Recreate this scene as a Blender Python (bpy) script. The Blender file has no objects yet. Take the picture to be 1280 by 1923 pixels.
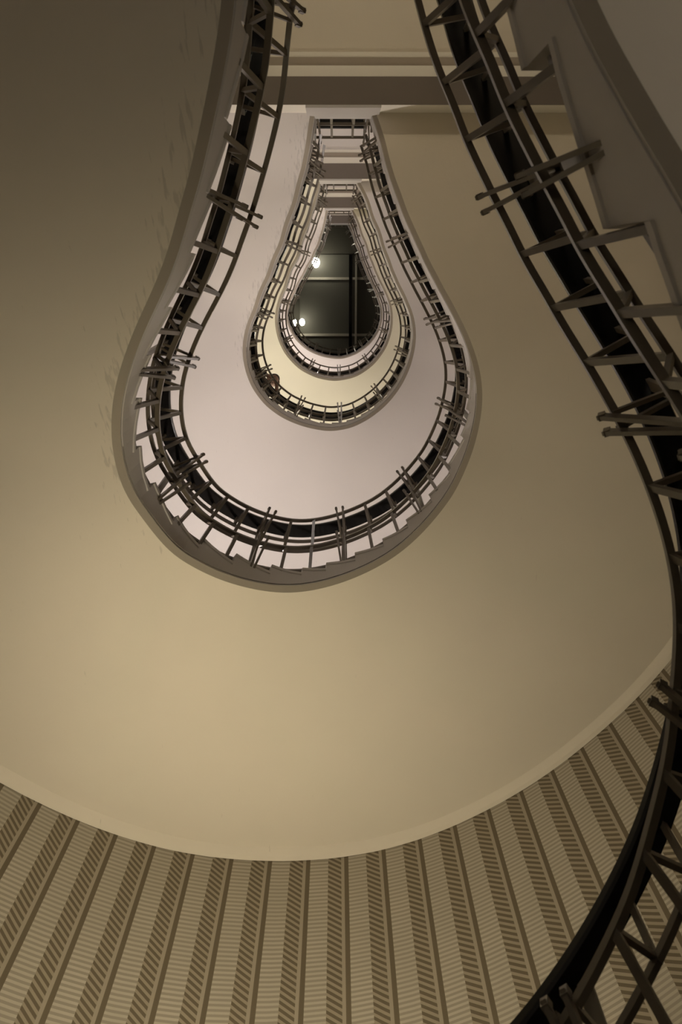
import bpy, bmesh, math, random
from math import sin, cos, pi, sqrt, atan2, hypot
from mathutils import Vector, Matrix
random.seed(4)
D = bpy.data; COL = bpy.context.scene.collection; SC = bpy.context.scene

# ------------------------------------------------------------------ camera frame
F = 1467.0; CX, CY = 640.0, 961.5; ZX, ZY = 632.0, 515.0
H = 5.1                                            # storey height
up = Vector((ZX-CX, ZY-CY, F)).normalized()
ex = (Vector((1, 0, 0)) - up[0]*up).normalized()
ey = up.cross(ex)
M = Matrix((ex, ey, up))                           # survey: photo direction -> plan axes

def back(p, z):                                    # survey of the plan at height z
    d = M @ Vector((p[0]-CX, p[1]-CY, F)); return Vector((d[0]/d[2]*z, d[1]/d[2]*z))

cam_d = D.cameras.new('camera'); cam = D.objects.new('camera', cam_d); COL.objects.link(cam)
r_ = M @ Vector((1, 0, 0)); dn = M @ Vector((0, 1, 0)); fw = M @ Vector((0, 0, 1))
cam.matrix_world = Matrix(((r_[0], -dn[0], -fw[0], 0), (r_[1], -dn[1], -fw[1], 0), (r_[2], -dn[2], -fw[2], 0), (0, 0, 0, 1)))
cam_d.sensor_fit = 'VERTICAL'; cam_d.sensor_height = 24; cam_d.sensor_width = 16
cam_d.lens = 24*F/1923; cam_d.clip_start = .05; cam_d.clip_end = 200
cam_d.dof.use_dof = True; cam_d.dof.focus_distance = 7.0; cam_d.dof.aperture_fstop = 3.5
SC.camera = cam

# ------------------------------------------------------------------ helpers
def tag(o, label=None, cat=None, group=None, kind=None):
    if label: o['label'] = label
    if cat: o['category'] = cat
    if group: o['group'] = group
    if kind: o['kind'] = kind
    return o
def empty(name, loc, label, cat, group=None):
    o = D.objects.new(name, None); COL.objects.link(o); o.location = loc; o.empty_display_size = .2
    return tag(o, label, cat, group)
def mesh_obj(name, verts, faces, mat, parent=None, smooth=False, uv=None):
    off = Vector(parent.matrix_world_loc) if False else (world_loc(parent) if parent else Vector((0, 0, 0)))
    me = D.meshes.new(name)
    me.from_pydata([tuple(Vector(v)-off) for v in verts], [], faces)
    if uv:
        l = me.uv_layers.new(name='UVMap')
        for poly in me.polygons:
            for li in poly.loop_indices: l.data[li].uv = uv[me.loops[li].vertex_index]
    bm = bmesh.new(); bm.from_mesh(me); bmesh.ops.recalc_face_normals(bm, faces=bm.faces[:]) if not uv else None; bm.to_mesh(me); bm.free()
    if smooth:
        for p in me.polygons: p.use_smooth = True
    me.materials.append(mat)
    o = D.objects.new(name, me); COL.objects.link(o)
    if parent: o.parent = parent
    return o
def world_loc(o):
    v = Vector((0, 0, 0))
    while o: v = v + o.location; o = o.parent
    return v
class MB:
    def __init__(s): s.v = []; s.f = []
    def quad_prism(s, ring_a, ring_b):
        n = len(s.v); k = len(ring_a); s.v += list(ring_a)+list(ring_b)
        s.f.append(tuple(n+i for i in reversed(range(k)))); s.f.append(tuple(n+k+i for i in range(k)))
        for i in range(k): j = (i+1) % k; s.f.append((n+i, n+j, n+k+j, n+k+i))
    def bar(s, a, b, w, t, side):                   # bar from a to b, w wide along side, t thick
        a, b = Vector(a), Vector(b); d = (b-a).normalized(); u = (side - side.dot(d)*d).normalized(); n = d.cross(u)
        c = [u*w/2+n*t/2, -u*w/2+n*t/2, -u*w/2-n*t/2, u*w/2-n*t/2]
        s.quad_prism([a+x for x in c], [b+x for x in c])
    def box(s, lo, hi):
        x0, y0, z0 = lo; x1, y1, z1 = hi
        s.quad_prism([Vector(p) for p in ((x0, y0, z0), (x1, y0, z0), (x1, y1, z0), (x0, y1, z0))],
                     [Vector(p) for p in ((x0, y0, z1), (x1, y0, z1), (x1, y1, z1), (x0, y1, z1))])
    def sweep(s, pts, ns, w, h):                    # rectangular rail, w across (plan normal), h high
        n = len(s.v); k = 4; m = len(pts)
        for p, q in zip(pts, ns):
            q3 = Vector((q[0], q[1], 0)); z = Vector((0, 0, h/2))
            s.v += [p+q3*w/2+z, p-q3*w/2+z, p-q3*w/2-z, p+q3*w/2-z]
        for i in range(m-1):
            for j in range(4): s.f.append((n+i*4+j, n+i*4+(j+1) % 4, n+i*4+4+(j+1) % 4, n+i*4+4+j))
        s.f.append((n+3, n+2, n+1, n)); e = n+4*(m-1); s.f.append((e, e+1, e+2, e+3))
    def sphere(s, c, r, seg=20, rings=12, sc=(1, 1, 1)):
        n = len(s.v); c = Vector(c)
        s.v.append(c+Vector((0, 0, r*sc[2])))
        for i in range(1, rings):
            a = pi*i/rings
            for j in range(seg):
                b = 2*pi*j/seg; s.v.append(c+Vector((r*sc[0]*sin(a)*cos(b), r*sc[1]*sin(a)*sin(b), r*sc[2]*cos(a))))
        s.v.append(c-Vector((0, 0, r*sc[2]))); L = len(s.v)-1
        for j in range(seg):
            s.f.append((n, n+1+j, n+1+(j+1) % seg))
            s.f.append((L, n+1+(rings-2)*seg+(j+1) % seg, n+1+(rings-2)*seg+j))
        for i in range(rings-2):
            for j in range(seg):
                a = n+1+i*seg; s.f.append((a+j, a+seg+j, a+seg+(j+1) % seg, a+(j+1) % seg))
    def build(s, name, mat, parent=None, smooth=False): return mesh_obj(name, s.v, s.f, mat, parent, smooth)

# ------------------------------------------------------------------ materials
def new_mat(name):
    m = D.materials.new(name); m.use_nodes = True; return m, m.node_tree.nodes, m.node_tree.links, m.node_tree.nodes['Principled BSDF']
def plaster(name, col, rough=.75, var=.10, grime=False, spec=.25):
    m, N, L, b = new_mat(name)
    tc = N.new('ShaderNodeTexCoord'); n1 = N.new('ShaderNodeTexNoise'); n1.inputs['Scale'].default_value = 1.3; n1.inputs['Detail'].default_value = 6
    mix = N.new('ShaderNodeMix'); mix.data_type = 'RGBA'
    mix.inputs[6].default_value = (*[c*(1-var) for c in col], 1); mix.inputs[7].default_value = (*[min(1, c*(1+var)) for c in col], 1)
    L.new(tc.outputs['Object'], n1.inputs['Vector']); L.new(n1.outputs['Fac'], mix.inputs[0])
    L.new(mix.outputs[2], b.inputs['Base Color'])
    if grime:                                      # scuffs and dried drips beside the well edge
        at_ = N.new('ShaderNodeAttribute'); at_.attribute_name = 'grime'
        mp = N.new('ShaderNodeMapping'); mp.inputs['Scale'].default_value = (60, 9, 9); L.new(tc.outputs['Object'], mp.inputs[0])
        g = N.new('ShaderNodeTexNoise'); g.inputs['Scale'].default_value = 1; g.inputs['Detail'].default_value = 5; L.new(mp.outputs[0], g.inputs['Vector'])
        ad0 = N.new('ShaderNodeMath'); ad0.operation = 'MULTIPLY_ADD'; ad0.inputs[1].default_value = .34; L.new(at_.outputs['Fac'], ad0.inputs[0]); L.new(g.outputs['Fac'], ad0.inputs[2])
        rr = N.new('ShaderNodeMapRange'); rr.inputs[1].default_value = .72; rr.inputs[2].default_value = .80; rr.inputs[3].default_value = 0; rr.inputs[4].default_value = .28
        L.new(ad0.outputs[0], rr.inputs[0])
        m2 = N.new('ShaderNodeMix'); m2.data_type = 'RGBA'; m2.inputs[7].default_value = (*[c*.35 for c in col], 1)
        L.new(rr.outputs[0], m2.inputs[0]); L.new(mix.outputs[2], m2.inputs[6]); L.new(m2.outputs[2], b.inputs['Base Color'])
    n2 = N.new('ShaderNodeTexNoise'); n2.inputs['Scale'].default_value = 60; n2.inputs['Detail'].default_value = 4
    n3 = N.new('ShaderNodeTexNoise'); n3.inputs['Scale'].default_value = 5; n3.inputs['Detail'].default_value = 2
    ad = N.new('ShaderNodeMath'); ad.operation = 'MULTIPLY_ADD'; ad.inputs[1].default_value = .25
    L.new(tc.outputs['Object'], n2.inputs['Vector']); L.new(tc.outputs['Object'], n3.inputs['Vector'])
    L.new(n2.outputs['Fac'], ad.inputs[0]); L.new(n3.outputs['Fac'], ad.inputs[2])
    bp = N.new('ShaderNodeBump'); bp.inputs['Strength'].default_value = .12; bp.inputs['Distance'].default_value = .02
    L.new(ad.outputs[0], bp.inputs['Height']); L.new(bp.outputs['Normal'], b.inputs['Normal'])
    b.inputs['Roughness'].default_value = rough; b.inputs['Specular IOR Level'].default_value = spec
    return m
def metal_paint(name, col, rough, spec=.5, metallic=0.0):
    m, N, L, b = new_mat(name)
    tc = N.new('ShaderNodeTexCoord'); n1 = N.new('ShaderNodeTexNoise'); n1.inputs['Scale'].default_value = 14; n1.inputs['Detail'].default_value = 5
    r = N.new('ShaderNodeMapRange'); r.inputs[3].default_value = rough*.8; r.inputs[4].default_value = min(1, rough*1.25)
    L.new(tc.outputs['Object'], n1.inputs['Vector']); L.new(n1.outputs['Fac'], r.inputs[0]); L.new(r.outputs[0], b.inputs['Roughness'])
    mix = N.new('ShaderNodeMix'); mix.data_type = 'RGBA'; mix.inputs[6].default_value = (*[c*.8 for c in col], 1); mix.inputs[7].default_value = (*[min(1, c*1.2) for c in col], 1)
    L.new(n1.outputs['Fac'], mix.inputs[0]); L.new(mix.outputs[2], b.inputs['Base Color'])
    b.inputs['Specular IOR Level'].default_value = spec; b.inputs['Metallic'].default_value = metallic
    return m
def glow(name, col, s):
    m, N, L, b = new_mat(name); b.inputs['Base Color'].default_value = (.8, .8, .75, 1)
    b.inputs['Emission Color'].default_value = (*col, 1); b.inputs['Emission Strength'].default_value = s; return m

M_SOF = plaster('soffit_plaster', (.66, .60, .49), var=.05, grime=True)
M_SOF2 = plaster('upper_soffit_plaster', (.72, .68, .64), var=.04, grime=True)
M_SOF3 = plaster('cream_soffit_plaster', (.80, .76, .63), var=.04)
M_EDGE = plaster('stair_edge_grey', (.50, .475, .445), var=.10, rough=.6)
M_BAND = plaster('soffit_band_shaded', (.34, .30, .24), var=.08, rough=.65)  # shading of the chamfer band put into its taupe colour
M_BEAM = plaster('beam_brown', (.17, .145, .12), var=.06)  # dark brown for the beam; its front face is cream
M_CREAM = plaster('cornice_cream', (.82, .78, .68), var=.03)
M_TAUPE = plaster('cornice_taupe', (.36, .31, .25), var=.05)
M_TREAD = plaster('terrazzo_tread', (.17, .15, .13), var=.25, rough=.5)
M_IRON = metal_paint('railing_enamel', (.115, .095, .068), .30, .6)
M_RAIL = metal_paint('black_handrail', (.004, .004, .0045), .22, .35)
M_FLOOR = plaster('stone_floor', (.13, .115, .10), var=.2, rough=.4)

def wallpaper():
    m, N, L, b = new_mat('striped_wallpaper')
    uv = N.new('ShaderNodeUVMap'); sp = N.new('ShaderNodeSeparateXYZ'); L.new(uv.outputs[0], sp.inputs[0])
    def mt(op, a, b_=None, c=None):
        n = N.new('ShaderNodeMath'); n.operation = op
        for i, v in enumerate((a, b_, c)):
            if v is None: continue
            if isinstance(v, (int, float)): n.inputs[i].default_value = v
            else: L.new(v, n.inputs[i])
        return n.outputs[0]
    P = WP
    u = mt('FRACT', mt('DIVIDE', mt('SUBTRACT', sp.outputs[0], .024), P)); v = sp.outputs[1]
    def band(x, a, c): return mt('MULTIPLY', mt('GREATER_THAN', x, a), mt('LESS_THAN', x, c))
    # column 1 (u .0-.10) solid line ; .10-.18 plain ; .18-.50 dark dashes ; .50-1.0 pale dashes
    line = band(u, 0.0, .11)
    dk = band(u, .19, .53)
    f1 = mt('FRACT', mt('SUBTRACT', mt('DIVIDE', v, .047), mt('MULTIPLY', u, 3.9)))
    dash1 = mt('MULTIPLY', dk, mt('LESS_THAN', f1, .52))
    lt = band(u, .53, 1.0)
    f2 = mt('FRACT', mt('ADD', mt('DIVIDE', v, .034), mt('MULTIPLY', u, 1.3)))
    dash2 = mt('MULTIPLY', lt, mt('LESS_THAN', f2, .5))
    nz = N.new('ShaderNodeTexNoise'); nz.inputs['Scale'].default_value = 2.2; nz.inputs['Detail'].default_value = 5
    tc = N.new('ShaderNodeTexCoord'); L.new(tc.outputs['Object'], nz.inputs['Vector'])
    def mix(fac, a, c):
        n = N.new('ShaderNodeMix'); n.data_type = 'RGBA'
        L.new(fac, n.inputs[0])
        for i, x in ((6, a), (7, c)):
            if isinstance(x, tuple): n.inputs[i].default_value = (*x, 1)
            else: L.new(x, n.inputs[i])
        return n.outputs[2]
    base = mix(nz.outputs['Fac'], (.41, .37, .29), (.52, .47, .38))
    c = mix(dk, base, (.33, .285, .21)); c = mix(band(u, .11, .19), c, (.36, .315, .24))
    c = mix(line, c, (.15, .122, .08))
    c = mix(dash1, c, (.15, .122, .08)); c = mix(dash2, c, (.335, .30, .235))
    L.new(c, b.inputs['Base Color']); b.inputs['Roughness'].default_value = .7; b.inputs['Specular IOR Level'].default_value = .2
    return m
WP = .28
M_WALL = wallpaper()

# ------------------------------------------------------------------ plan of the well (surveyed edge per storey)
r1 = [(716,242.5),(730,297),(741,336),(747.8,350),(762,395),(782.5,440),(805,490.6),(831,539),(855.6,582.5),(874,618),(889,655),(901.7,699),(906,739.5),(903,782.6),(891,835),(875.4,878),(854,923.7),(825,964),(782,1012),(740,1047),(692,1073.8),(639,1096),(586,1109.6),(543.4,1114),(506,1112),(453,1101.6),(400,1084),(325.6,1043),(304,1020),(269.4,976.6),(234,926.7),(217.4,879),(209,824.8),(208.5,793.6),(212,748),(220,708),(234.8,664),(253,617),(277.5,564.5),(297.8,519.8),(318,467),(332,411),(358,327.6),(380,225.7),(398,134.7),(413,47.3),(420,0)]
r2 = [(684.4,358.8),(700.6,407.5),(721,464.4),(737,505),(749.4,533.4),(765.6,566),(777.8,598.4),(781,635),(771.7,683.8),(753.4,724.4),(725,761),(692.5,787),(660,803.6),(619,810.5),(570.6,801.6),(530,785),(497.5,761),(473,728.4),(459,692),(454.8,655),(461,614.7),(477,578),(501.6,517),(526,456),(550,383),(566.6,314),(574.8,267.5)]
r3 = [(737,586),(736,618.8),(725,653),(700.6,685.8),(668,708),(627.5,716),(595,710),(562.5,694),(534,663.4),(519.8,631),(515.8,598.4),(519.8,570),(534,537.5),(558.4,480.6),(574.7,423.8)]
r4 = [(711,560),(717,576),(718,599.6),(711,623),(694.5,646),(669,665),(640.6,674.6),(605.5,670),(577,658),(554,637),(540,611),(535,590)]
BP = [(707,206),(703.6,262),(718,306),(731,353),(747,395),(765,442),(785,484),(802,521.6),(818,557),(845,595.6),(866,642),(876.6,691.7),(883.8,738),(878,797),(870.6,837.6),(846.7,878),(824,919),(792,959.6),(750,996.6),(700,1026),(647,1052.5),(579,1064.5),(526,1067),(472,1060),(425,1036.6),(377.6,1008),(334,970),(300.7,933),(267,874.7),(248.6,813.4),(260,749),(265,688),(293.7,611),(328,540),(354,450),(384,360),(420,262),(447,125),(471,11)]
def az(p): q = back(p, 1.); return atan2(q[1], q[0])
AZ = []
for p in BP:
    a = az(p)
    if AZ:
        while a < AZ[-1]-pi: a += 2*pi
    AZ.append(a)
AZ[0] = atan2(-1.35, .34)
AZ[1] = AZ[0]+.08
AZ[2] = max(AZ[2], AZ[1]+.06)
end = atan2(-1.32, -.22)+2*pi
last = AZ[-1]
for i in (1, 2, 3): AZ.append(last+(end-last)*i/3)
NB = 41
def interp(x, xs, ys):
    if x <= xs[0]: return ys[0]
    if x >= xs[-1]: return ys[-1]
    for i in range(len(xs)-1):
        if x <= xs[i+1]:
            t = (x-xs[i])/(xs[i+1]-xs[i]+1e-9); return ys[i]+(ys[i+1]-ys[i])*t
ZP = {0: [.47, .185, -.28, -.53], 1: [1.43, 1.15, .72, .47], 2: [2.43, 2.15, 1.72, 1.43], 3: [3.43, 3.15, 2.72, 2.43], 4: [4.43, 4.15, 3.72, 3.43]}
def zf(k, b): return H*interp(b, [0, 11.2, 30.2, 41], ZP[k])
ZL = {0: .47*H, 1: 1.43*H, 2: 2.43*H, 3: 3.43*H, 4: 4.43*H}
CR = {k: Vector((.34, -1.31)) for k in range(5)}; CL = {k: Vector((-.23, -1.31)) for k in range(-1, 5)}
def polar_of(r, k):
    T = []
    for p in r:
        a = az(p)
        if T:
            while a < T[-1][0]-pi: a += 2*pi
        elif a > 2: a -= 2*pi
        b = interp(a, AZ, list(range(NB+1)))
        T.append((a, back(p, zf(k, b)).length))
    return T
PO = {1: polar_of(r1, 1), 2: polar_of(r2, 2), 3: polar_of(r3, 3), 4: polar_of(r4, 4)}
def radius(k, a):
    if k == 0: k = 1
    T = PO[k]; xs = [t[0] for t in T]; ys = [t[1] for t in T]
    if k in (3, 4):                                 # the hidden stretches follow the storey below
        base = radius(2, a)
        if a < xs[0]:
            w = min(1, (xs[0]-a)/1.0); return base*(1+(ys[0]/radius(2, xs[0])-1)*(1-w))
        if a > xs[-1]:
            w = min(1, (a-xs[-1])/1.6); return base*(1+(ys[-1]/radius(2, xs[-1])-1)*(1-w))
        return interp(a, xs, ys)
    x0, y0 = AZ[0], CR[1].length; x1, y1 = AZ[-1], CL[1].length
    return interp(a, [x0]+[x for x in xs if x0+.02 < x < x1-.02]+[x1], [y0]+[y for x, y in zip(xs, ys) if x0+.02 < x < x1-.02]+[y1])
SUB = 6
def smooth(v, n):
    v = list(v)
    for _ in range(n):
        v = [v[0]]+[(v[i-1]+2*v[i]+v[i+1])/4 for i in range(1, len(v)-1)]+[v[-1]]
    return v
AZF = smooth([interp(i/SUB, list(range(NB+1)), AZ) for i in range(NB*SUB+1)], 10)
PLAN = {}
for k in range(5):
    pts = [Vector((cos(a), sin(a)))*radius(k, a) for a in AZF]
    xs = smooth([p[0] for p in pts], 8); ys = smooth([p[1] for p in pts], 8)
    zs = smooth([zf(k, i/SUB) for i in range(NB*SUB+1)], 14)
    T = []
    for i in range(len(xs)):
        a, c = max(0, i-2), min(len(xs)-1, i+2); t = Vector((xs[c]-xs[a], ys[c]-ys[a])).normalized(); T.append(t)
    PLAN[k] = [(Vector((x, y)), Vector((-t[1], t[0])), t, z) for x, y, t, z in zip(xs, ys, T, zs)]
    # inward normal points to the well
    if (Vector((0, .5))-PLAN[k][NB*3][0]).dot(PLAN[k][NB*3][1]) < 0:
        PLAN[k] = [(p, -n, t, z) for p, n, t, z in PLAN[k]]
def at(k, b):
    f = b*SUB; i = min(int(f), NB*SUB-1); w = f-i; A_, B_ = PLAN[k][i], PLAN[k][i+1]
    return (A_[0].lerp(B_[0], w), A_[1].lerp(B_[1], w).normalized(), A_[2].lerp(B_[2], w).normalized(), A_[3]*(1-w)+B_[3]*w)
def P3(k, b, p, h):
    q, n, t, z = at(k, b); v = q+n*p; return Vector((v[0], v[1], z+h))

# outer wall: half round with straight sides
WC = Vector((.1, .87))
WA = [0, 31.6, 53, 72, 83.5, 94, 111, 134, 180]; WR = [3.12, 3.11, 3.11, 3.2, 3.27, 3.29, 3.29, 3.2, 3.2]
WAf = list(range(0, 181, 3)); WRf = smooth([interp(a, WA, WR) for a in WAf], 4)
YB = -3.7
XR = WC[0]+WRf[0]; XL = WC[0]-WRf[-1]
wall_pts = [Vector((XR, YB))]+[Vector((XR, YB+(WC[1]-YB)*i/8)) for i in range(1, 8)]+[WC+Vector((cos(math.radians(a)), sin(math.radians(a))))*r for a, r in zip(WAf, WRf)]
wall_pts += [Vector((XL, WC[1]-(WC[1]-YB)*i/8)) for i in range(1, 9)]
def hit_wall(q, d):
    best = None
    for a, b in zip(wall_pts, wall_pts[1:]):
        e = b-a; den = d[0]*e[1]-d[1]*e[0]
        if abs(den) < 1e-9: continue
        w = a-q; t = (w[0]*e[1]-w[1]*e[0])/den; s = (w[0]*d[1]-w[1]*d[0])/den
        if t > 0 and -1e-6 <= s <= 1+1e-6 and (best is None or t < best): best = t
    return q+d*(best if best else 3)
OUT = {}
for k in range(5):
    w = []
    for i, (p, n, t, z) in enumerate(PLAN[k]):
        ang = atan2(p[1]-WC[1], p[0]-WC[0])
        if p[1] > WC[1]: d = (p-WC).normalized()
        else: d = Vector((1 if i < NB*3 else -1, 0))
        w.append(hit_wall(p, d))
    xs = smooth([v[0] for v in w], 20); ys = smooth([v[1] for v in w], 20)
    w = [hit_wall(p[0], (Vector((x, y))-p[0]).normalized())-(Vector((x, y))-p[0]).normalized()*.004 for p, x, y in zip(PLAN[k], xs, ys)]
    OUT[k] = w
def wall_at(k, b):
    f = b*SUB; i = min(int(f), NB*SUB-1); return OUT[k][i].lerp(OUT[k][i+1], f-i)

# ------------------------------------------------------------------ stair flights
TH = [11.2, 12.5, 13.6, 15.1, 16.4, 17.6, 18.6, 19.6, 20.5, 21.25, 22.35, 23.7, 25, 26.2, 27.5, 28.7, 30.2]
RIS1 = [11.2*i/9 for i in range(9)]+TH+[30.2+10.8*i/9 for i in range(1, 10)]
RIS0 = [0, 1.8, 3.95, 6.1, 8.2, 9.8]+TH+[30.2+10.8*i/9 for i in range(1, 10)]
SLOT = .036
names = ['nearest stair flight, its grey edge sweeping past the right side of the photo',
         'large stair flight whose beige soffit fills most of the photo',
         'second stair flight up, with the pale lavender soffit ringing the bulb shape',
         'third stair flight up, with the small cream yellow soffit',
         'topmost stair flight, a thin white soffit ring below the dark skylight']
def flight(k, msof, bmax=NB):
    root = empty('stair_flight', (PLAN[k][NB*3][0][0], PLAN[k][NB*3][0][1], zf(k, 41)), names[k], 'staircase', 'spiral stair flights')
    idx = list(range(0, int(bmax*SUB)+1))
    V, Fc = [], []
    # section columns: wall, cove, soffit samples ... edge lip, chamfer, face top, top of slab
    cols = 0
    for i in idx:
        p, n, t, z = PLAN[k][i]; w = OUT[k][i]; d = (p-w).normalized()
        row = [Vector((w[0], w[1], z-.055)), Vector((*(w+d*.03), z-.045)), Vector((*(w+d*.075), z-.002))]
        for s in (.3, .6, .87, .94): q = (w+d*.08).lerp(p, s); row.append(Vector((q[0], q[1], z)))
        row += [Vector((p[0], p[1], z)), Vector((*(p+n*SLOT), z+.03)), Vector((*(p+n*SLOT), z+.10)), Vector((w[0], w[1], z+.10))]
        cols = len(row); V += row
    for a in range(len(idx)-1):
        for c in range(cols-1): Fc.append((a*cols+c, a*cols+c+1, (a+1)*cols+c+1, (a+1)*cols+c))
        Fc.append((a*cols+cols-1, a*cols, (a+1)*cols, (a+1)*cols+cols-1))
    Fc.append(tuple(range(cols))[::-1]); e = (len(idx)-1)*cols; Fc.append(tuple(e+c for c in range(cols)))
    o = mesh_obj('soffit_slab', V, Fc, msof, root)
    o.data.materials.append(M_EDGE); o.data.materials.append(M_BAND)
    for f in o.data.polygons:
        c = set(v % cols for v in f.vertices)
        if len(f.vertices) == 4:
            if c <= {7, 8}: f.material_index = 2; f.use_smooth = True
            elif c <= {8, 9}: f.material_index = 1; f.use_smooth = True
            elif max(c) <= 7: f.use_smooth = True
    o.data.set_sharp_from_angle(angle=math.radians(25))
    gr = o.data.attributes.new('grime', 'FLOAT', 'POINT'); gv = [0, 0, 0, 0, 0, 0, .15, .7, .6, 0, 0]
    for i in idx:
        left = max(0, min(1, (i/SUB-24)/5))
        for c in range(cols): gr.data[i*cols+c].value = gv[c]*left
    # steps
    RIS = RIS0 if k == 0 else RIS1
    for i in range(len(RIS)-1):
        b0, b1 = RIS[i], RIS[i+1]
        if b0 >= bmax: break
        zt = at(k, b0)[3]+.235
        m = max(2, int((b1-b0)*3)); mb = MB(); rows = []
        for j in range(m+1):
            b = b0+(b1-b0)*j/m
            q, n, t, z = at(k, b); w = wall_at(k, b); inn = q+n*(SLOT+.004)
            wi = w+(q-w).normalized()*.002
            rows.append([Vector((inn[0], inn[1], z+.05)), Vector((inn[0], inn[1], zt-.04)), Vector((*(inn+n*.007), zt-.035)), Vector((*(inn+n*.007), zt)), Vector((wi[0], wi[1], zt)), Vector((wi[0], wi[1], z+.05))])
        c = len(rows[0])
        for r in rows: mb.v += r
        for j in range(m):
            for x in range(c): y = (x+1) % c; mb.f.append((j*c+x, j*c+y, (j+1)*c+y, (j+1)*c+x))
        mb.f.append(tuple(range(c))[::-1]); mb.f.append(tuple(m*c+x for x in range(c)))
        st = mb.build('step', M_EDGE, root); st.data.materials.append(M_TREAD)
        for f in st.data.polygons:
            if abs(f.normal[2]) > .9 and f.area > .15: f.material_index = 1
    return root
FL = {0: flight(0, M_SOF), 1: flight(1, M_SOF), 2: flight(2, M_SOF2), 3: flight(3, M_SOF3), 4: flight(4, M_SOF2)}

# ------------------------------------------------------------------ landings
land_lab = ['lowest landing slab, above the frame where the nearest rails meet', 'nearest visible landing, dark beam and cream cornice across the top of the photo',
            'second landing up, small dark beam behind the first small railing', 'third landing up, tiny dark beam near the narrow end of the bulb', 'topmost landing with pale edge just above the skylight opening']
def landing(k):
    z = ZL[k]; zb = z-.32
    root = empty('stair_landing', (0, -1.5, z), land_lab[k], 'landing', 'stair landings')
    xa, xb = XL+.002, XR-.002
    y0 = -1.305
    mb = MB(); mb.box((xa, YB+.002, zb+.10), (xb, y0-.20, z+.16)); mb.build('landing_slab', M_SOF if k < 2 else M_SOF2, root)
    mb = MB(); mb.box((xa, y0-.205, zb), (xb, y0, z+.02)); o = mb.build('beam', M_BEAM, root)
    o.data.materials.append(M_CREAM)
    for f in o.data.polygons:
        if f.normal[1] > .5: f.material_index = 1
    mb = MB(); mb.box((CL[k][0]-.02, y0-.20, zb+.004), (CR[k][0]+.02, y0+.02, z+.16)); mb.build('landing_edge', M_EDGE, root)
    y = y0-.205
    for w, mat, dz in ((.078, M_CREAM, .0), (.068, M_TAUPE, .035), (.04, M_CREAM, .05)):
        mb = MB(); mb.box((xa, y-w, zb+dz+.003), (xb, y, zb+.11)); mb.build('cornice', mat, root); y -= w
    return root
LD = {k: landing(k) for k in range(5)}

# ------------------------------------------------------------------ balustrades
Z3 = Vector((0, 0, 1))
prof = dict(D=(.0, .38), C=(.09, .61), B=(-.01, .81), A=(.115, 1.18), B2=(-.075, 1.22))
HR = (-.06, 1.44)
def rails_from(fn, fnn, samples, root, zoff=0):
    """fn(s,p,h)->point, fnn(s)->plan normal"""
    for nm, key, w, h in (('base_rail', 'D', .022, .03), ('lower_rail', 'C', .026, .026), ('middle_rail', 'B', .022, .022), ('outer_rail', 'A', .024, .024), ('upper_rail', 'B2', .022, .022)):
        mb = MB(); mb.sweep([fn(s, *prof[key]) for s in samples], [fnn(s) for s in samples], w, h); mb.build(nm, M_IRON, root)
    mb = MB(); n = [fnn(s) for s in samples]
    c = [fn(s, *HR) for s in samples]
    # rounded broad handrail
    pr = [(-.053, -.012), (-.047, -.022), (.047, -.022), (.053, -.012), (.053, .012), (.038, .026), (-.038, .026), (-.053, .012)]
    K = len(pr); base = 0
    for q, nn in zip(c, n):
        for a, b in pr: mb.v.append(q+Vector((nn[0], nn[1], 0))*a+Vector((0, 0, b)))
    for i in range(len(c)-1):
        for j in range(K): mb.f.append((i*K+j, i*K+(j+1) % K, (i+1)*K+(j+1) % K, (i+1)*K+j))
    mb.f.append(tuple(range(K))[::-1]); mb.f.append(tuple((len(c)-1)*K+j for j in range(K)))
    mb.build('handrail', M_RAIL, root)
def baluster(pt, tan, root):                        # pt(p,h)->Vector ; tan Vector3
    mb = MB(); w = .022
    mb.bar(pt(.022, .24), pt(*prof['C']), w, w, tan)
    mb.bar(pt(*prof['C']), pt(*prof['B']), w*.8, w*.8, tan)
    mb.bar(pt(*prof['B']), pt(*prof['A']), w, w*.8, tan)
    mb.bar(pt(prof['A'][0], prof['A'][1]+.004), pt(prof['B2'][0], prof['B2'][1]+.01), w*.8, w*.8, tan)
    mb.bar(pt(prof['B2'][0], prof['B2'][1]-.01), pt(HR[0]-.02, HR[1]-.015), w*.8, w*.8, tan)
    return mb.build('baluster', M_IRON, root)
def newel(pt, tan, root):
    mb = MB(); s = .027
    for sg in (-1, 1):
        o = tan*s*sg
        mb.bar(pt(.022, .24)+o*.4, pt(.145, .635)+o, .014, .028, tan)      # splayed pair past the lower rail
        mb.bar(pt(.11, .615)+o, pt(-.01, .81)+o*.4, .014, .022, tan)
        mb.bar(pt(-.01, .80)+o*.3, pt(.16, 1.205)+o, .014, .028, tan)     # splayed pair past the outer rail
        mb.bar(pt(.125, 1.19)+o, pt(-.075, 1.215)+o*.5, .014, .022, tan)
        mb.bar(pt(.13, .630)+o, pt(.15, .64)+o, .020, .034, tan)
        mb.bar(pt(.145, 1.195)+o, pt(.165, 1.203)+o, .020, .034, tan)
    o = mb.build('newel_bracket', M_IRON, root)
    mb = MB(); mb.bar(pt(-.03, .24), pt(-.08, 1.43), .04, .014, tan)
    mb.build('newel_post', M_IRON, root)
NEW = {1, 5, 9, 13, 17, 20, 23, 27, 31, 35, 39}
blab = ['nearest balustrade with large dark bars and black handrail along the right edge', 'balustrade with black handrail on the large beige flight, outlining the big bulb',
        'balustrade on the second flight up, outlining the middle bulb', 'balustrade on the third flight up, around the inner bulb', 'topmost balustrade, a fine ring around the dark skylight']
BAL = {}
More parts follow.
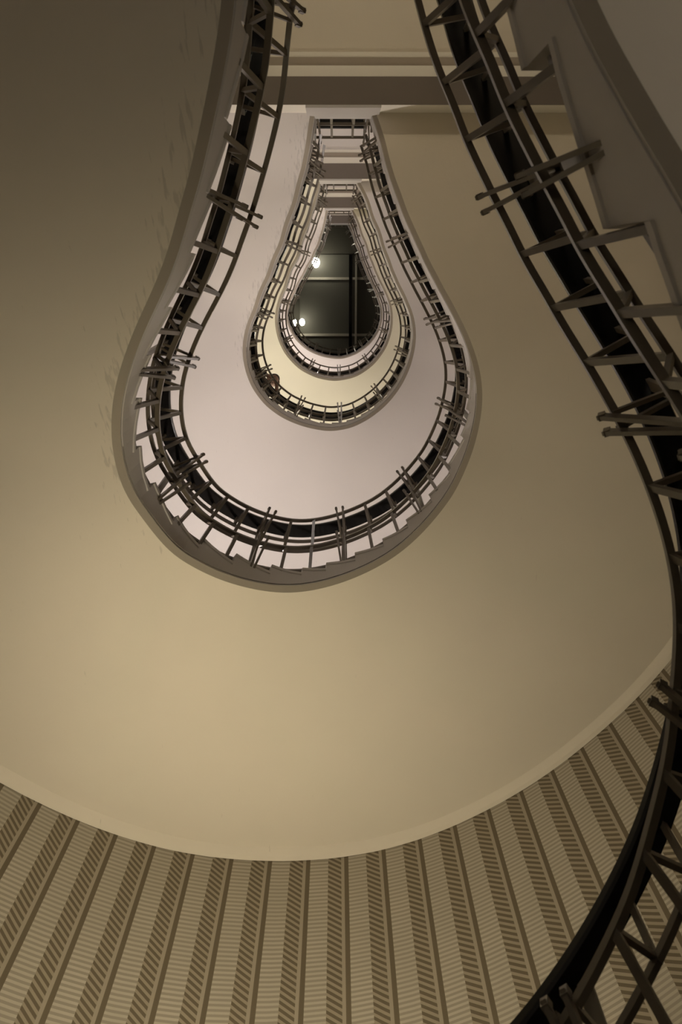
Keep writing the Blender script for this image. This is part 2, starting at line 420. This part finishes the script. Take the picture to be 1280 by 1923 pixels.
for k in range(5):
    root = empty('stair_balustrade', (PLAN[k][NB*3][0][0], PLAN[k][NB*3][0][1], zf(k, 41)+.3), blab[k], 'railing', 'balustrades along the stair flights')
    BAL[k] = root
    sm = [i/SUB for i in range(2, NB*SUB-1)]
    rails_from(lambda s, p, h: P3(k, s, p, h), lambda s: at(k, s)[1], sm, root)
    for bi in range(1, NB):
        b = bi+(.2 if k == 0 else 0)
        q, n, t, z = at(k, b); tan = Vector((t[0], t[1], 0))
        (newel if bi in NEW else baluster)(lambda p, h: P3(k, b, p, h), tan, root)
llab = ['landing railing of the lowest landing, above the frame', 'short railing across the nearest visible landing, with two bright uprights', 'short railing across the second landing up', 'short railing across the third landing up',
        'short railing across the topmost landing beside the skylight']
for k in range(0, 5):
    root = empty('landing_balustrade', (0, -1.41, ZL[k]+.16), llab[k], 'railing', 'balustrades across the landings')
    y0 = -1.41; xa, xb = CL[k][0]+.03, CR[k][0]-.03
    fn = lambda s, p, h: Vector((xa+(xb-xa)*s, y0+p, ZL[k]+h))
    rails_from(fn, lambda s: Vector((0, 1)), [0, .5, 1], root)
    for s in (.3, .7):
        baluster(lambda p, h: fn(s, p, h), Vector((1, 0, 0)), root)
    for s in (.03, .97): newel(lambda p, h: fn(s, p, h), Vector((1, 0, 0)), root)

# ------------------------------------------------------------------ room shell
ZF = -.53*H-.02; ZT = 4.43*H+3.6
V, Fc, UV = [], [], []; s = 0
pp = wall_pts
for i, p in enumerate(pp):
    if i: s += (p-pp[i-1]).length
    t = (pp[min(i+1, len(pp)-1)]-pp[max(i-1, 0)]).normalized(); o_ = Vector((t[1], -t[0]))
    if (p-Vector((.1, p[1] if p[1] < WC[1] else WC[1]))).dot(o_) < 0: o_ = -o_
    for q, z in ((p, ZF), (p, ZT), (p+o_*.25, ZT), (p+o_*.25, ZF)): V.append(Vector((q[0], q[1], z))); UV.append((s, z))
n4 = len(pp)
for i in range(n4-1):
    for j in range(4): Fc.append((i*4+j, i*4+(j+1) % 4, i*4+4+(j+1) % 4, i*4+4+j))
Fc.append((3, 2, 1, 0)); e = 4*(n4-1); Fc.append((e, e+1, e+2, e+3))
w = mesh_obj('wall_round', V, Fc, M_WALL, uv=UV); tag(w, 'curved stairwell wall with striped beige wallpaper', kind='structure')
for p_ in w.data.polygons: p_.use_smooth = len(p_.vertices) == 4
w.data.set_sharp_from_angle(angle=math.radians(40))
mb = MB(); mb.box((XL-.25, YB-.25, ZF), (XR+.25, YB, ZT)); w2 = mb.build('wall_back', M_SOF2); tag(w2, kind='structure')
mb = MB(); mb.box((XL-.3, YB-.3, ZF-.2), (XR+.3, 4.6, ZF)); fl = mb.build('floor', M_FLOOR); tag(fl, kind='structure')
# ceiling with opening for skylight
sz = ZT-.4
M_CEIL = plaster('top_ceiling', (.10, .095, .08), var=.05)
c0 = back((500, 478), sz); c1 = back((760, 720), sz); xl = back((562, 560), sz)[0]
mb = MB()
mb.box((XL-.25, YB-.25, ZT), (XR+.25, 4.6, ZT+.2))
ce = mb.build('ceiling', M_CEIL); tag(ce, kind='structure')
m, N, L, b = new_mat('night_glass'); b.inputs['Base Color'].default_value = (.135, .133, .115, 1); b.inputs['Roughness'].default_value = .38; b.inputs['Specular IOR Level'].default_value = .5
nz = N.new('ShaderNodeTexNoise'); nz.inputs['Scale'].default_value = 3; bp = N.new('ShaderNodeBump'); bp.inputs['Strength'].default_value = .05
L.new(nz.outputs['Fac'], bp.inputs['Height']); L.new(bp.outputs[0], b.inputs['Normal'])
M_GLASS = m
M_MULL = metal_paint('mullion_grey', (.55, .52, .46), .5)
sky = empty('window_1', (0, 1, sz), 'dark skylight glass at the top of the stairwell', None); tag(sky, kind='structure')
yt = back((640, 478), sz)[1]; yb = back((640, 760), sz)[1]; xr = back((760, 560), sz)[0]
mb = MB(); mb.box((xl, yt, sz+.06), (xr, yb, sz+.09)); mb.build('pane', M_GLASS, sky)
mb = MB(); mb.box((XL+.01, YB+.01, sz+.1), (XR-.01, 4.1, sz+.2)); mb.build('skylight_frame', M_CEIL, sky)
mb = MB()
def hbar(yp, x0, x1, wd, dz=0):
    c = back((640, yp), sz)[1]; mb.box((x0, c-wd/2, sz+dz), (x1, c+wd/2, sz+.07))
for yp in (523, 629): hbar(yp, xl, xr, .075)
xm = back((668, 560), sz)[0]; mb.box((xm-.03, yt, sz-.03), (xm+.03, yb, sz+.07))
mb.build('mullion', M_MULL, sky)
xm2 = back((659, 560), sz)[0]; mb = MB(); mb.box((xm2-.07, yt, sz-.01), (xm2+.03, yb, sz+.07)); mb.build('beam', M_RAIL, sky)

# ------------------------------------------------------------------ lamps
def globe_lamp(px, zl, r, label, strength, col=(1, .93, .72), top=None, sc=(1, 1, 1.3)):
    c = back(px, zl); root = empty('pendant_lamp', (c[0], c[1], sz), label, 'lamp', 'glowing lamps under the skylight')
    mb = MB(); mb.sphere((c[0], c[1], zl), r, sc=sc); g = mb.build('glass_globe', glow('lamp_glow', col, strength), root, True)
    mb = MB(); mb.bar((c[0], c[1], zl+r*sc[2]-.01), (c[0], c[1], sz+.06), .03, .03, Vector((1, 0, 0))); mb.build('stem', M_IRON, root)
    mb = MB(); mb.sphere((c[0], c[1], zl+r*sc[2]), .07, 12, 8, (1, 1, .5)); mb.build('collar', M_IRON, root, True)
globe_lamp((593, 493), sz-.35, .115, 'larger round lamp glowing in the upper part of the skylight, alone', 28, sc=(1, 1.35, 1.3))
globe_lamp((567, 605), sz-.3, .085, 'right one of the two small round lamps glowing low left in the skylight', 28, sc=(1, 1.3, 1.3))
globe_lamp((553, 606), sz-.3, .07, 'left one of the two small round lamps, half tucked behind the top railing', 14, sc=(.9, 1.6, 1.3))

def added_wall_light(pos, nrm, col, watt, r=.11):  # unseen glowing wall globe, added to brighten the stairs and soffits
    root = empty('added_wall_light', pos, 'round opal wall lamp on the stairwell wall, out of the photo frame', 'lamp', 'opal wall lamps of the stairwell')
    p = Vector(pos); n = Vector(nrm).normalized()
    mb = MB(); mb.sphere(p+n*.16, r); A_ = 4*pi*r*r; mb.build('glass_globe', glow('added_wall_light_glow', col, watt/A_/pi), root, True)
    mb = MB(); mb.bar(p+n*.005, p+n*.07, .10, .10, Vector((0, 0, 1))); mb.build('back_plate', M_IRON, root)
def on_wall(deg):
    a = math.radians(deg); r = interp(deg, WAf, WRf); d = Vector((cos(a), sin(a)))
    q = WC+d*r; return q, -d
WARM = (1, .87, .64); COOL = (1, .90, .87); YEL = (1, .92, .80)
def fill_light_at(deg, z, col, wt):
    q, n = on_wall(deg); added_wall_light((q[0], q[1], z), (n[0], n[1], 0), col, wt)
def added_uplighter(x, y, zb, zg, col, rad, r=.17):  # unseen uplighter, added to throw light onto a soffit
    root = empty('added_uplighter', (x, y, zb), 'standing uplighter bowl lamp on the lowest '+('stairs' if x < 0 else 'floor')+', out of the photo frame', 'lamp')
    mb = MB(); K = 28
    pr = [(.025, -.10), (.09, -.085), (r, -.045), (r+.028, .11), (r+.020, .112), (r+.006, -.03), (.02, -.07)]  # rim raised to narrow the added light
    for a, h in pr:
        for j in range(K): mb.v.append(Vector((x+a*cos(2*pi*j/K), y+a*sin(2*pi*j/K), zg+h)))
    for i in range(len(pr)-1):
        for j in range(K): mb.f.append((i*K+j, i*K+(j+1) % K, (i+1)*K+(j+1) % K, (i+1)*K+j))
    mb.f.append(tuple(range(K))[::-1]); mb.f.append(tuple((len(pr)-1)*K+j for j in range(K)))
    mb.build('bowl', M_IRON, root)
    mb = MB(); mb.v = [Vector((x+r*cos(2*pi*j/K), y+r*sin(2*pi*j/K), zg-.006)) for j in range(K)]
    mb.v += [v-Vector((0, 0, .004)) for v in mb.v]
    mb.f = [tuple(range(K)), tuple(range(K, 2*K))[::-1]]+[(j, j+K, (j+1) % K+K, (j+1) % K) for j in range(K)]
    mb.build('diffuser', glow('added_uplighter_glow', col, rad), root)
    mb = MB(); mb.bar((x, y, zb+.02), (x, y, zg-.09), .03, .03, Vector((1, 0, 0))); mb.build('pole', M_IRON, root)
    mb = MB(); mb.box((x-.12, y-.12, zb), (x+.12, y+.12, zb+.03)); mb.build('base', M_IRON, root)
def tread_below(x, y):
    a = atan2(y-WC[1], x-WC[0]); best = min(range(14*SUB, 29*SUB), key=lambda i: abs(atan2(PLAN[0][i][0][1]-WC[1], PLAN[0][i][0][0]-WC[0])-a))
    return [at(0, r)[3]+.235 for r in RIS0 if r <= best/SUB][-1]
added_uplighter(-.3, 2.75, tread_below(-.3, 2.75)+.002, 1.4, WARM, 250)  # added for the bright area on the large beige soffit
added_uplighter(2.2, -1.0, ZF, -.6, (1, .92, .84), 95, .12)  # added to lift the lowest soffit
added_wall_light((XL, -2.2, -1.3), (1, 0, 0), (1, .9, .74), 42)  # added to brighten the nearest stair edge and ironwork
fill_light_at(112, 1*H+1.6, COOL, 235); fill_light_at(40, 1*H+2.1, COOL, 60)  # added globes for the upper soffits, tinted per storey
fill_light_at(112, 2*H+1.6, YEL, 270); fill_light_at(50, 2*H+2.1, YEL, 80)
fill_light_at(112, 3*H+1.6, COOL, 330); fill_light_at(50, 3*H+2.1, COOL, 100)
for k, c, wt in ((0, WARM, 38), (1, COOL, 58), (2, COOL, 60), (3, COOL, 50)):  # globes added on the back wall to light the landings
    added_wall_light((.05, YB, ZL[k]+.4+2.1), (0, 1, 0), c, wt)

# ------------------------------------------------------------------ person leaning over the second balustrade
def skin_mesh(joints, edges, sub=1):
    """joints: list of (co, radius); evaluates a skin surface into bmesh"""
    me = D.meshes.new('body_core'); me.from_pydata([tuple(j[0]) for j in joints], edges, [])
    o = D.objects.new('body_core', me); COL.objects.link(o)
    md = o.modifiers.new('skin', 'SKIN'); md.use_smooth_shade = True
    lay = me.skin_vertices[0].data if me.skin_vertices else None
    if lay is None:
        bm = bmesh.new(); bm.from_mesh(me); bm.verts.layers.skin.verify(); bm.to_mesh(me); bm.free(); lay = me.skin_vertices[0].data
    for i, j in enumerate(joints):
        r = j[1]; lay[i].radius = (r, r) if not isinstance(r, tuple) else r; lay[i].use_root = (i == 0)
    ss = o.modifiers.new('sub', 'SUBSURF'); ss.levels = sub; ss.render_levels = sub
    dg = bpy.context.evaluated_depsgraph_get(); dg.update()
    out = D.meshes.new_from_object(o.evaluated_get(dg)); D.objects.remove(o)
    return out
def simple(name, col, rough=.7):
    m, N, L, b = new_mat(name); nz = N.new('ShaderNodeTexNoise'); nz.inputs['Scale'].default_value = 30
    mx = N.new('ShaderNodeMix'); mx.data_type = 'RGBA'; mx.inputs[6].default_value = (*[c*.85 for c in col], 1); mx.inputs[7].default_value = (*[c*1.15 for c in col], 1)
    L.new(nz.outputs['Fac'], mx.inputs[0]); L.new(mx.outputs[2], b.inputs['Base Color']); b.inputs['Roughness'].default_value = rough; return m
def person():
    zh = None; best = None
    for i in range(22*SUB, 31*SUB):
        q, n, t, z = PLAN[2][i]; zt = z+.40
        hp = back((512, 716), zt+1.42); d = (hp-q)
        e = abs(d.dot(t))
        if best is None or e < best[0]: best = (e, i, d.dot(n), zt)
    _, i, ph, zt = best
    q, n, t, z = PLAN[2][i]; b0 = i/SUB
    zt = [at(2, r)[3]+.235 for r in RIS1 if r <= b0][-1]
    n3 = Vector((n[0], n[1], 0)); t3 = Vector((t[0], t[1], 0)); o3 = Vector((q[0], q[1], zt))
    W = lambda s, p, h: o3+t3*s+n3*p+Vector((0, 0, h))
    root = empty('person', o3+n3*-.35, 'person in dark clothes leaning over the second balustrade up, face looking down', 'person')
    hr = z+HR[1]-zt                                  # handrail height above the tread
    he = ph                                          # head reaches this far over the well
    head = (0, he, hr+.36); neck = (0, he-.13, hr+.30); chest = (0, he-.24, hr+.15); waist = (0, -.24, hr-.03); pel = (0, -.40, hr-.10)
    J, E_ = [], []
    def add(c, r, parent=None): J.append((W(*c), r)); (E_.append((parent, len(J)-1)) if parent is not None else None); return len(J)-1
    p0 = add(pel, .125); w0 = add(waist, .115, p0); c0_ = add(chest, .13, w0); n0 = add(neck, .055, c0_); h0 = add((0, he-.03, hr+.345), .06, n0)
    hands = []
    for sg in (-1, 1):
        sh = add((sg*.17, he-.26, hr+.19), .062, c0_); el = add((sg*.27, -.10, hr+.075), .045, sh); wr = add((sg*.10, .03, hr+.055), .028, el)
        pm = add((sg*.055, .06, hr+.055), .026, wr)
        hands.append((sg, pm, wr))
        hp_ = add((sg*.10, -.42, hr-.20), .09, p0); kn = add((sg*.12, -.36, hr-.55), .058, hp_); an = add((sg*.12, -.42, .09), .04, kn); ft = add((sg*.13, -.28, .045), .038, an)
    body = skin_mesh(J, E_, 1)
    bm = bmesh.new(); bm.from_mesh(body)
    # fingers and thumb on each hand, closing over the rail
    for sg, pm, wr in hands:
        for fi, (dp, ln) in enumerate(((-.020, .070), (-.007, .078), (.007, .074), (.020, .060))):
            a = W(sg*.055, .06+dp, hr+.055); b_ = W(sg*.055-sg*ln*.5, .065+dp, hr+.060); c_ = W(sg*.055-sg*ln, .075+dp, hr+.040)
            f = skin_mesh([(a, .010), (b_, .0088), (c_, .0075)], [(0, 1), (1, 2)], 1); bm.from_mesh(f); D.meshes.remove(f)
        a = W(sg*.075, .075, hr+.055); b_ = W(sg*.05, .105, hr+.05); c_ = W(sg*.028, .115, hr+.035)
        f = skin_mesh([(a, .012), (b_, .0105), (c_, .009)], [(0, 1), (1, 2)], 1); bm.from_mesh(f); D.meshes.remove(f)
    # head, tilted so the face looks down into the well
    tilt = Matrix.Rotation(math.radians(-62), 3, 'X')
    hc = W(*head)
    def hd(v):                                       # local: x side, y forward(face), z up
        v = tilt @ Vector(v); return hc+t3*v[0]+n3*v[1]+Vector((0, 0, v[2]))
    mb = MB(); mb.sphere((0, 0, 0), 1, 24, 16, (.074, .092, .105)); mb.sphere((0, .022, -.055), 1, 18, 12, (.052, .062, .062))
    mb.sphere((0, .098, -.012), 1, 10, 8, (.013, .018, .026)); mb.sphere((0, .078, .022), 1, 14, 8, (.058, .018, .012))
    mb.sphere((0, .083, -.058), 1, 12, 8, (.024, .012, .009))
    for sg in (-1, 1): mb.sphere((sg*.076, -.005, -.01), 1, 10, 8, (.012, .02, .032))
    hm = D.meshes.new('tmp'); hm.from_pydata([tuple(hd(v)) for v in mb.v], [], mb.f); bm.from_mesh(hm); D.meshes.remove(hm)
    off = root.location
    for v in bm.verts: v.co -= off
    bmesh.ops.recalc_face_normals(bm, faces=bm.faces[:])
    bm.to_mesh(body); bm.free(); body.name = 'body'; body.materials.clear(); body.materials.append(simple('skin', (.30, .18, .125), .5))
    o = D.objects.new('body', body); COL.objects.link(o); o.parent = root
    rm = o.modifiers.new('unify', 'REMESH'); rm.mode = 'VOXEL'; rm.voxel_size = .0065; rm.use_smooth_shade = True
    def child(name, me, mat, sub=False):
        for v in me.vertices: v.co -= off
        for p in me.polygons: p.use_smooth = True
        me.name = name; me.materials.clear(); me.materials.append(mat); c = D.objects.new(name, me); COL.objects.link(c); c.parent = root; return c
    # clothes
    JJ, EE = [], []
    def ad(c, r, parent=None): JJ.append((W(*c), r)); (EE.append((parent, len(JJ)-1)) if parent is not None else None); return len(JJ)-1
    a0 = ad((0, -.36, hr-.12), .17); a1 = ad(waist, .175, a0); a2 = ad(chest, .185, a1); a3 = ad((0, he-.15, hr+.25), .12, a2)
    for sg in (-1, 1):
        s1 = ad((sg*.175, he-.26, hr+.17), .095, a2); s2 = ad((sg*.27, -.10, hr+.078), .07, s1); ad((sg*.115, .02, hr+.06), .048, s2)
    child('jacket', skin_mesh(JJ, EE, 2), simple('dark_jacket', (.022, .02, .02), .8))
    JJ, EE = [], []
    a0 = ad((0, -.40, hr-.14), .14)
    for sg in (-1, 1):
        k1 = ad((sg*.10, -.42, hr-.24), .105, a0); k2 = ad((sg*.12, -.36, hr-.55), .075, k1); ad((sg*.12, -.42, .12), .06, k2)
    child('trousers', skin_mesh(JJ, EE, 2), simple('dark_trousers', (.018, .018, .024), .85))
    for sg in (-1, 1):
        child('shoe', skin_mesh([(W(sg*.12, -.45, .05), .048), (W(sg*.125, -.36, .048), .046), (W(sg*.13, -.25, .04), .036)], [(0, 1), (1, 2)], 2), simple('black_shoe', (.01, .01, .01), .4))
    mb = MB(); mb.sphere((0, -.012, .018), 1, 24, 14, (.082, .098, .105))
    keep = [v for v in mb.v]
    hm = D.meshes.new('hair'); hm.from_pydata([tuple(hd(v if not (v[1] > .05 and v[2] < .075) else (v[0]*.85, v[1]-.03, v[2]+.01))) for v in mb.v], [], mb.f)
    child('hair', hm, simple('dark_brown_hair', (.03, .018, .012), .6))
    for sg in (-1, 1):
        mb = MB(); mb.sphere((sg*.030, .079, .004), 1, 10, 8, (.013, .008, .008)); hm = D.meshes.new('eye'); hm.from_pydata([tuple(hd(v)) for v in mb.v], [], mb.f)
        child('eye', hm, simple('dark_eye', (.02, .012, .01), .3))
    return b0, ph, hr
print('PERSON', person())

wd = D.worlds.new('World'); SC.world = wd; wd.use_nodes = True
wd.node_tree.nodes['Background'].inputs[0].default_value = (.02, .02, .022, 1); wd.node_tree.nodes['Background'].inputs[1].default_value = .3
SC.view_settings.view_transform = 'Standard'; SC.view_settings.look = 'None'; SC.view_settings.exposure = 0; SC.view_settings.gamma = 1
SC.view_settings.use_curve_mapping = False
